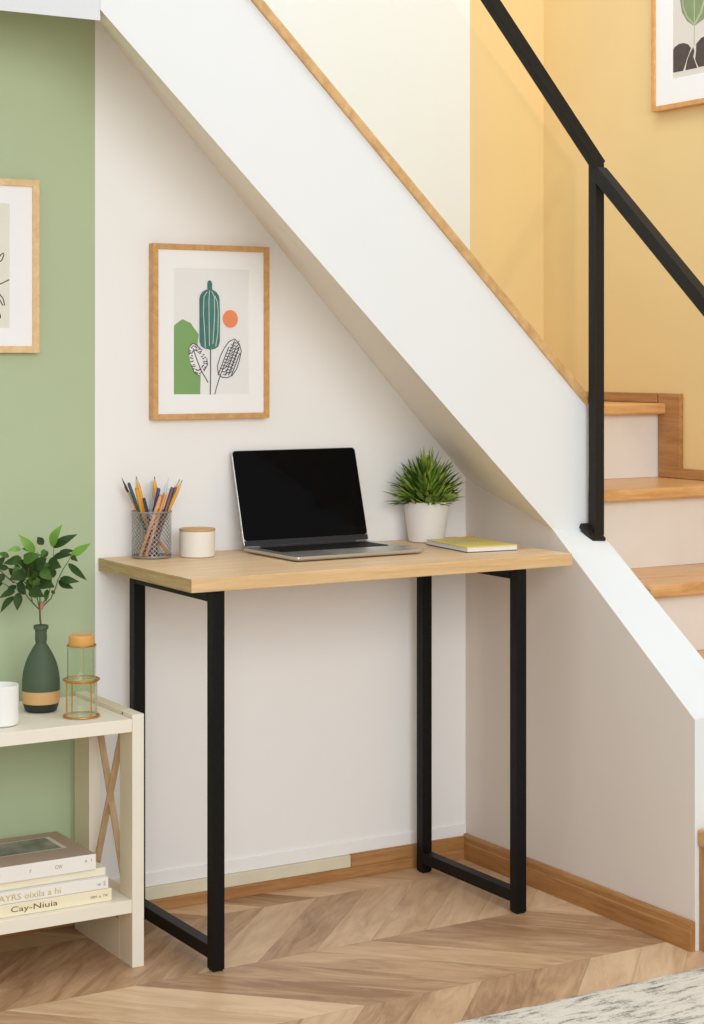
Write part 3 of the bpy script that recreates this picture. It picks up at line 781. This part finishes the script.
in_cup('pencil', 'grey tipped slate pencil behind the maroon pencil in the cup', 337.0, (416,112), -0.0082, 0.0325, 0.0032, 'pencil_slate', 'pencil_wood', 'lead', 'sharp')
in_cup('pencil', 'yellow sharpened pencil leaning furthest right in the cup', 360.6, (436,112), -0.0009, 0.0056, 0.0036, 'pencil_yellow', 'pencil_wood', 'lead', 'sharp')

# ------------------------------------------------------------------ lidded jar on the desk
JX, JY = -0.7375, -0.0865
jr = thing('lidded_jar', 'small cream white jar with flat wooden lid beside the mesh cup', 'jar', (JX,JY,0.7505))
MB().lathe([(0.0,0.0),(0.034,0.0),(0.0365,0.0015),(0.0372,0.005),(0.0372,0.0535),(0.035,0.0548),(0.0,0.0548)], (JX,JY,0.7505), 48).build('body', 'jar_white', jr)
MB().lathe([(0.0,0.0549),(0.0378,0.0549),(0.0380,0.0555),(0.0380,0.0578),(0.0372,0.0584),(0.0,0.0584)], (JX,JY,0.7505), 48).build('lid', 'jar_wood', jr)

# ------------------------------------------------------------------ bookcase
bc = thing('bookcase', 'low ivory open bookcase with crossed side braces against the green wall', 'bookcase', (-1.38,-0.19,0))
BX0, BX1 = -1.80, -0.989          # between the sides
BF, BBk = -0.317, -0.032
ST = 0.475                        # top of the upper shelf
def shelf(z): MB().box((BX0,BF,z-0.025),(BX1,BBk,z)).build('shelf', 'shelf_white', bc, bevel=0.001)
shelf(ST); shelf(0.130)
for sx0, sx1 in ((-0.9885,-0.9640),(-1.825,-1.8005)):
    MB().box((sx0,BF,0.0),(sx1,-0.258,0.483), sides=[0,0,0,1,1,1]).build('front_post', ['shelf_white','shelf_shade'], bc, bevel=0.001)
    MB().box((sx0,-0.108,0.0),(sx1,BBk,0.483), sides=[0,0,0,1,1,1]).build('rear_post', ['shelf_white','shelf_shade'], bc, bevel=0.001)
    MB().box((sx0,-0.2578,0.448),(sx1,-0.1082,0.483)).build('top_rail', 'shelf_shade', bc, bevel=0.001)
    MB().box((sx0,-0.2578,0.0),(sx1,-0.1082,0.130)).build('lower_panel', 'shelf_shade', bc, bevel=0.001)
    xm = (sx0+sx1)/2
    MB().bar((xm-0.003,-0.252,0.446),(xm-0.003,-0.115,0.132),0.005,0.013,(1,0,0)).build('cross_brace', 'brace', bc, bevel=0.0006)
    MB().bar((xm+0.003,-0.115,0.446),(xm+0.003,-0.252,0.132),0.005,0.013,(1,0,0)).build('cross_brace', 'brace', bc, bevel=0.0006)
for (y, z) in ((-0.272,0.479),(-0.247,0.080),(-0.150,0.080)):
    MB().tube([(-0.9900,y,z),(-0.9883,y,z)], 0.0018, 10).build('screw', 'screw', bc)

# ------------------------------------------------------------------ books
def letters(text, origin, right, height, width, mat, par, name='spine_lettering', normal=(0,-1,0)):
    cu = bpy.data.curves.new('lettering', 'FONT'); cu.body = text; cu.size = 1.0; cu.resolution_u = 2
    ob = bpy.data.objects.new('lettering', cu); COL.objects.link(ob)
    dg = bpy.context.evaluated_depsgraph_get(); me = bpy.data.meshes.new_from_object(ob.evaluated_get(dg))
    bpy.data.objects.remove(ob); bpy.data.curves.remove(cu)
    xs = [v.co.x for v in me.vertices]; ys = [v.co.y for v in me.vertices]
    x0, x1, y0, y1 = min(xs), max(xs), min(ys), max(ys)
    o = Vector(origin); r = Vector(right); up = Vector((0,0,1))
    b = MB(); b.add([o + r*((v.co.x-x0)/(x1-x0)*width) + up*((v.co.y-y0)/(y1-y0)*height) for v in me.vertices], [tuple(p.vertices) for p in me.polygons])
    bpy.data.meshes.remove(me)
    return b.build(name, mat, par)
def book(label, z, h, x1, yf, depth, width, cover, spine, pages='pages', rz=0.0, paper=False):
    c = 0.0016 if not paper else 0.0006
    t = thing('book', label, 'book', (x1 - width/2, yf + depth/2, z), 0, 'books stacked on the lower shelf')
    x0 = x1 - width
    b = MB()
    b.box((x0,yf,z),(x1,yf+depth,z+c), 0)
    b.box((x0,yf,z+h-c),(x1,yf+depth,z+h), 0)
    b.build('cover', cover, t, bevel=0.0005)
    MB().box((x0,yf-0.0012,z),(x1,yf+0.0016,z+h)).build('spine', spine, t, bevel=0.0008)
    MB().box((x0+0.003,yf+0.002,z+c),(x1-0.002,yf+depth-0.003,z+h-c)).build('page_block', pages, t)
    return t
z0 = 0.1305
k1 = book('pale yellow book with brown lettering, lowest of the shelf stack', z0, 0.0235, -1.024, -0.300, 0.185, 0.28, 'book_cream', 'book_cream')
letters('Cay-Niuia', (-1.226,-0.3018,z0+0.0045), (1,0,0), 0.0135, 0.092, 'ink_brown', k1)
letters('CRM  sa  TW', (-1.068,-0.3018,z0+0.0095), (1,0,0), 0.0045, 0.036, 'ink_brown', k1)
z1 = z0 + 0.0240
k2 = book('white book with yellow lettering, second from the bottom of the stack', z1, 0.0215, -1.030, -0.298, 0.180, 0.27, 'book_white', 'book_white')
letters('AAYRS oixila a hi', (-1.262,-0.2998,z1+0.0050), (1,0,0), 0.0115, 0.135, 'ink_gold', k2)
letters('w  E', (-1.053,-0.2998,z1+0.0065), (1,0,0), 0.0080, 0.017, 'ink_grey', k2)
z2 = z1 + 0.0220
k3 = book('thin ivory paperback lying under the taupe covered book', z2, 0.0150, -1.030, -0.285, 0.175, 0.27, 'book_ivory', 'book_ivory', paper=True)
b = MB().add([(-1.060,-0.262,z2+0.0075),(-1.008,-0.214,z2+0.0055),(-1.012,-0.170,z2+0.0060),(-1.060,-0.170,z2+0.0075)], [(0,1,2,3)])
b.build('loose_plastic_sleeve', 'plastic', k3)
z3 = z2 + 0.0155
k4 = book('thick white spined book with taupe cover and grey photograph, topmost of the stack', z3, 0.0295, -1.053, -0.292, 0.195, 0.26, 'book_taupe', 'book_white')
b = MB()
zt_ = z3 + 0.0295
b.add([(-1.300,-0.225,zt_+0.0003),(-1.083,-0.225,zt_+0.0003),(-1.083,-0.130,zt_+0.0003),(-1.300,-0.130,zt_+0.0003)], [(0,1,2,3)], 1)
b.add([(-1.296,-0.221,zt_+0.0005),(-1.093,-0.221,zt_+0.0005),(-1.093,-0.134,zt_+0.0005),(-1.296,-0.134,zt_+0.0005)], [(0,1,2,3)], 0)
b.build('cover_photograph', ['photo_grey','photo_border'], k4)
letters('F', (-1.250,-0.2938,z3+0.010), (1,0,0), 0.0080, 0.0060, 'ink_grey', k4)
letters('r', (-1.186,-0.2938,z3+0.012), (1,0,0), 0.0060, 0.0040, 'ink_grey', k4)
letters('CW', (-1.136,-0.2938,z3+0.012), (1,0,0), 0.0070, 0.0150, 'ink_grey', k4)
letters('a  i', (-1.076,-0.2938,z3+0.0165), (1,0,0), 0.0060, 0.014, 'ink_grey', k4)

# ------------------------------------------------------------------ things on the bookcase
VX, VY, VZ = -1.1075, -0.1500, ST + 0.0005
vs = thing('bottle_vase', 'dark green bottle vase with tan band on the bookcase', 'vase', (VX,VY,VZ))
MB().lathe([(0.0,0.0),(0.028,0.0),(0.0305,0.002),(0.0335,0.010),(0.0352,0.0165)], (VX,VY,VZ), 48).build('foot', 'vase_base', vs)
MB().lathe([(0.0354,0.0166),(0.0366,0.026),(0.0370,0.041)], (VX,VY,VZ), 48).build('band', 'vase_band', vs)
prof = [(0.0368,0.0411),(0.0368,0.050),(0.0364,0.062),(0.0352,0.074),(0.0330,0.086),(0.0295,0.098),(0.0250,0.109),(0.0200,0.1185),(0.0155,0.127),(0.0104,0.135),(0.0116,0.144),(0.0112,0.158),(0.0118,0.162),(0.0142,0.1640),(0.0148,0.168),(0.0142,0.1715),(0.0112,0.1720),(0.0095,0.169),(0.0090,0.150),(0.0,0.149)]
prof = [(a, 0.041 + (z-0.041)*0.965) for a, z in prof]
MB().lathe(prof, (VX,VY,VZ), 48).build('body', 'vase_green', vs)

br = thing('leafy_branch', 'leafy green branch standing in the dark green vase', 'plant', (VX,VY,VZ+0.155))
SC = 3600.0
def bp(u, v, dep=0.0):
    return Vector((VX,VY,VZ+0.163)) + R_*((u-270)/SC) + D_*dep + Vector((0,0,(820-v)/SC))
rnd = random.Random(5)
b = MB()
b.tube([bp(272,890), bp(270,820), bp(264,760), bp(262,700)], [0.0021,0.0021,0.0019,0.0018], 8, 0)
branches = [
    ([(262,700),(200,640),(165,600),(110,530),(80,510),(40,430)], 0.012),
    ([(262,700),(215,650),(205,600),(180,520),(165,420),(140,380)], -0.02),
    ([(262,700),(245,600),(215,520),(190,460),(200,400),(240,330)], -0.035),
    ([(265,690),(340,620),(375,545),(390,490),(430,410),(470,350),(490,312)], -0.012),
    ([(265,680),(320,600),(335,520),(345,420),(348,330),(349,265)], 0.02),
    ([(262,690),(262,600),(262,500),(245,400),(240,290)], 0.005),
    ([(262,700),(180,620),(130,560),(60,560),(-20,520),(-90,470)], 0.03),
    ([(80,510),(20,460),(-40,400),(-90,340)], 0.0),
]
for pts, dep in branches:
    n = len(pts); b.tube([bp(u, v, dep*i/(n-1)) for i, (u, v) in enumerate(pts)], [0.0014 - 0.0008*i/(n-1) for i in range(n)], 6, 1 if dep else 0)
b.build('stem', ['stem_brown','stem_green'], br)
MB().lathe([(0.0005,0),(0.0035,0.004),(0.0042,0.009),(0.0030,0.0145),(0.0003,0.018)], bp(278,700,-0.006), 12).build('bud', 'bud_pink', br)
b = MB()
def leaf(b, p, q, w, mi, roll=0.0, bend=0.12):
    p, q = Vector(p), Vector(q); d = q - p; L = d.length; d.normalize()
    view = (-D_ + Vector((0,0,0.35))).normalized()
    side = d.cross(view)
    if side.length < 1e-4: side = R_.copy()
    side.normalize(); side = Matrix.Rotation(roll, 3, d) @ side; nrm = side.cross(d)
    V = []; n = 8
    for i in range(n+1):
        t = i/n; ww = w*math.sin(PI*min(1, t*0.97+0.03)**0.8)*(1 - 0.15*t)
        if i == n: ww = 0.0003
        c = p + d*L*t + nrm*(bend*L*(math.sin(PI*t)))
        V += [c - side*ww/2 + nrm*ww*0.14, c, c + side*ww/2 + nrm*ww*0.14]
    F = []
    for i in range(n): F += [(3*i,3*i+1,3*i+4,3*i+3),(3*i+1,3*i+2,3*i+5,3*i+4)]
    b.add(V, F, mi, True)
leaves = [ # (u,v) base, (u,v) tip, width, tone (0 dark, 1 mid, 2 light), depth base, depth tip
 ((335,262),(405,120),62,2,.020,.010),((238,285),(145,170),52,2,-.02,-.035),((128,272),(50,282),38,2,.0,-.012),((490,312),(618,232),46,2,-.012,-.020),
 ((345,268),(497,185),50,0,.020,.024),((270,250),(228,205),44,0,.03,.035),((340,345),(485,315),44,0,.02,.0),((385,300),(480,298),26,0,.03,.035),
 ((470,370),(590,472),40,0,-.012,-.02),((410,478),(537,492),44,0,-.010,-.02),((388,500),(486,545),44,0,.01,.0),((330,355),(420,385),74,0,-.012,-.03),
 ((235,385),(325,325),80,0,-.03,-.04),((200,420),(245,350),62,0,-.02,-.045),((175,440),(85,465),66,0,-.02,-.045),((95,352),(15,372),40,0,.01,.0),
 ((45,325),(-20,300),34,1,.0,-.01),((170,385),(110,355),48,0,.0,-.02),((90,450),(55,400),40,0,-.01,-.02),((80,570),(-10,610),40,0,.01,-.005),
 ((75,610),(0,705),44,0,.01,-.01),((105,585),(103,692),52,0,.01,.0),((85,540),(20,578),34,0,.02,.02),((155,590),(105,520),40,0,.0,.0),
 ((255,505),(370,525),84,0,-.012,-.030),((205,545),(305,585),74,0,-.02,-.04),((285,410),(350,470),62,1,-.02,-.03),((165,345),(285,300),66,1,-.03,-.045),
 ((10,450),(-35,500),44,0,.0,-.01),((40,405),(-30,395),36,0,.0,.0),((150,455),(90,490),52,0,.02,.01),((185,480),(215,540),50,0,.0,-.01),
 ((110,505),(165,570),44,0,.0,-.01),((245,610),(240,560),40,2,-.01,-.015),((300,300),(255,350),40,0,.03,.02),((490,320),(540,345),30,0,-.012,-.03),
 ((210,290),(130,278),30,1,.02,.02),((310,560),(300,640),34,1,.01,.01),((350,560),(372,580),20,0,-.01,-.01),((300,270),(290,320),30,1,-.01,-.02),
 ((-20,520),(-110,540),40,0,.03,.02),((-90,470),(-160,420),44,1,.03,.02),((-60,400),(-150,340),44,0,.0,-.01),((-90,340),(-100,250),40,2,.0,-.01),
 ((-40,400),(10,330),40,0,.0,.01),((140,400),(90,440),56,1,-.02,-.03),((260,480),(230,420),60,0,-.01,-.03),((240,540),(170,500),50,0,.0,-.02)]
for i in range(26):
    a = rnd.random()*2*PI; rr = math.sqrt(rnd.random())
    u = 215 + 150*rr*math.cos(a); v = 440 + 110*rr*math.sin(a); an = rnd.uniform(-0.3, PI + 0.3)
    dd = rnd.uniform(-0.02, 0.03)
    leaves.append(((u,v),(u+85*math.cos(an),v-60*math.sin(an)),rnd.uniform(40,60),rnd.choice([0,0,0,1]),dd,dd+rnd.uniform(-0.015,0.015)))
for (p, q, w, tone, d0, d1) in leaves:
    q = (p[0] + (q[0]-p[0])*1.12, p[1] + (q[1]-p[1])*1.12)
    leaf(b, bp(*p, d0), bp(*q, d1), w/SC*1.34, tone, rnd.uniform(-0.35,0.35), rnd.uniform(0.02,0.14))
b.build('leaves', ['leaf_dark','leaf_mid','leaf_light'], br)

# glass lantern in a gold wire cage
GX, GY, GZ = -1.0625, -0.2455, ST + 0.0005
ln = thing('glass_lantern', 'two tier clear glass lantern in gold wire cage with amber stopper', 'lantern', (GX,GY,GZ))
MB().lathe([(0.0300,0.003),(0.0300,0.069),(0.0285,0.069),(0.0285,0.0045),(0.0,0.0045)], (GX,GY,GZ), 48).build('lower_glass', 'clear_glass', ln)
MB().lathe([(0.0,0.0730),(0.0275,0.0730),(0.0275,0.0744)], (GX,GY,GZ), 48).build('glass_floor', 'clear_glass', ln)
MB().lathe([(0.0275,0.0746),(0.0275,0.136),(0.0262,0.136),(0.0262,0.0746)], (GX,GY,GZ), 48).build('upper_glass', 'clear_glass', ln)
MB().ring((GX,GY,GZ+0.0022), 0.0335, 0.0020, 48).build('gold_ring', 'gold', ln)
MB().ring((GX,GY,GZ+0.0715), 0.0335, 0.0020, 48).build('gold_ring', 'gold', ln)
MB().ring((GX,GY,GZ+0.0680), 0.0312, 0.0010, 48).build('gold_ring', 'gold', ln)
MB().ring((GX,GY,GZ+0.1370), 0.0268, 0.0018, 48).build('gold_ring', 'gold', ln)
for k in range(4):
    a = -PI/2 - TH + 0.72 + k*PI/2
    x, y = GX+0.0335*math.cos(a), GY+0.0335*math.sin(a)
    MB().tube([(x,y,GZ+0.0035),(x,y,GZ+0.0700)], 0.0014, 8).build('gold_bar', 'gold', ln)
for k in range(3):
    a = -PI/2 - TH + 0.3 + k*2*PI/3
    x, y = GX+0.0284*math.cos(a), GY+0.0284*math.sin(a)
    MB().tube([(x,y,GZ+0.0735),(x,y,GZ+0.1365)], 0.0005, 6).build('gold_bar', 'gold', ln)
MB().lathe([(0.0,0.1390),(0.0245,0.1390),(0.0250,0.142),(0.0240,0.1545),(0.0220,0.1565),(0.0,0.1565)], (GX,GY,GZ), 40).build('stopper', 'cork', ln)

WX, WY = -1.2245, -0.2440
wc = thing('white_cup', 'plain white ceramic cup on the bookcase left of the vase', 'cup', (WX,WY,ST+0.0005))
MB().lathe([(0.0,0.0),(0.028,0.0),(0.0325,0.003),(0.0335,0.008),(0.0335,0.0745),(0.0325,0.0755),(0.0308,0.0750),(0.0300,0.0700),(0.0300,0.010),(0.0,0.008)], (WX,WY,ST+0.0005), 48).build('body', 'ceramic', wc)

# ------------------------------------------------------------------ rug
b = MB(); NX, NY = 120, 60
rx0, rx1, ry0, ry1 = -1.7, 0.50, -2.3, -0.889
rnd = random.Random(2)
V = []
for j in range(NY+1):
    for i in range(NX+1):
        e = 0.004 if (i in (0, NX) or j in (0, NY)) else 0.0
        V.append((rx0+(rx1-rx0)*i/NX + (rnd.uniform(-.002,.002) if i in (0,NX) else 0), ry0+(ry1-ry0)*j/NY + (rnd.uniform(-.002,.002) if j in (0,NY) else 0), 0.010 - e + rnd.uniform(-.0006,.0006)))
F = [(j*(NX+1)+i, j*(NX+1)+i+1, (j+1)*(NX+1)+i+1, (j+1)*(NX+1)+i) for j in range(NY) for i in range(NX)]
b.add(V, F, 0, True)
border = [i for i in range(NX+1)] + [(j+1)*(NX+1)-1 for j in range(1, NY+1)] + [NY*(NX+1)+i for i in range(NX-1,-1,-1)] + [j*(NX+1) for j in range(NY-1,0,-1)]
o = len(b.v)
b.v += [Vector((V[i][0], V[i][1], 0.0005)) for i in border]
for k in range(len(border)):
    k2 = (k+1) % len(border)
    b.f.append([border[k], o+k, o+k2, border[k2]]); b.m.append(0); b.sm.append(False)
tag(b.build('rug', 'rug'), 'cream and grey distressed low pile rug on the oak floor', 'rug')

# ------------------------------------------------------------------ camera
cam = bpy.data.cameras.new('camera'); co = bpy.data.objects.new('camera', cam); COL.objects.link(co)
cam.sensor_fit = 'VERTICAL'; cam.sensor_height = 36.0; cam.lens = 1841.27/1024*36.0
co.location = (-2.4394,-3.542,1.1596); co.rotation_euler = (PI/2, 0, -TH)
cam.shift_x = 0.0; cam.shift_y = (360.05 - 512)/1024.0
cam.clip_start = 0.05
scene.camera = co

# ------------------------------------------------------------------ light
w = bpy.data.worlds.new('world'); scene.world = w; w.use_nodes = True
bg = w.node_tree.nodes['Background']; bg.inputs['Strength'].default_value = 0.66
wn = w.node_tree
tcw = wn.nodes.new('ShaderNodeTexCoord'); sxw = wn.nodes.new('ShaderNodeSeparateXYZ'); rw = wn.nodes.new('ShaderNodeValToRGB')
mr = wn.nodes.new('ShaderNodeMapRange'); mr.inputs['From Min'].default_value = -1; mr.inputs['From Max'].default_value = 1
wn.links.new(tcw.outputs['Generated'], sxw.inputs[0]); wn.links.new(sxw.outputs['Z'], mr.inputs['Value']); wn.links.new(mr.outputs['Result'], rw.inputs['Fac'])
rw.color_ramp.elements[0].position = 0.42; rw.color_ramp.elements[0].color = (0.50,0.485,0.47,1)
rw.color_ramp.elements[1].position = 0.75; rw.color_ramp.elements[1].color = (0.965,0.985,1.0,1)
e = rw.color_ramp.elements.new(0.55); e.color = (0.755,0.77,0.78,1)
wn.links.new(rw.outputs['Color'], bg.inputs['Color'])
def area(name, loc, target, size, power, col=(1,1,1)):
    l = bpy.data.lights.new(name, 'AREA'); l.shape = 'RECTANGLE'; l.size, l.size_y = size; l.energy = power; l.color = col
    o = bpy.data.objects.new(name, l); COL.objects.link(o); o.location = loc
    o.rotation_euler = (Vector(target)-Vector(loc)).to_track_quat('-Z','Y').to_euler()
    return o
area('key_light', (-1.9,-5.0,2.12), (-0.5,0.0,1.0), (3.2,2.0), 116, (0.965,0.99,1.0))  # unseen soft key light, added in front of the scene
area('stairwell_fill', (-0.5,-0.8,3.4), (0.5,0.0,1.2), (1.2,0.9), 19, (0.98,0.99,1.0))  # unseen fill added above the landing to brighten the stairwell walls

scene.view_settings.view_transform = 'Standard'
scene.view_settings.look = 'None'
scene.view_settings.exposure = 0.0
scene.cycles.max_bounces = 10; scene.cycles.transparent_max_bounces = 16
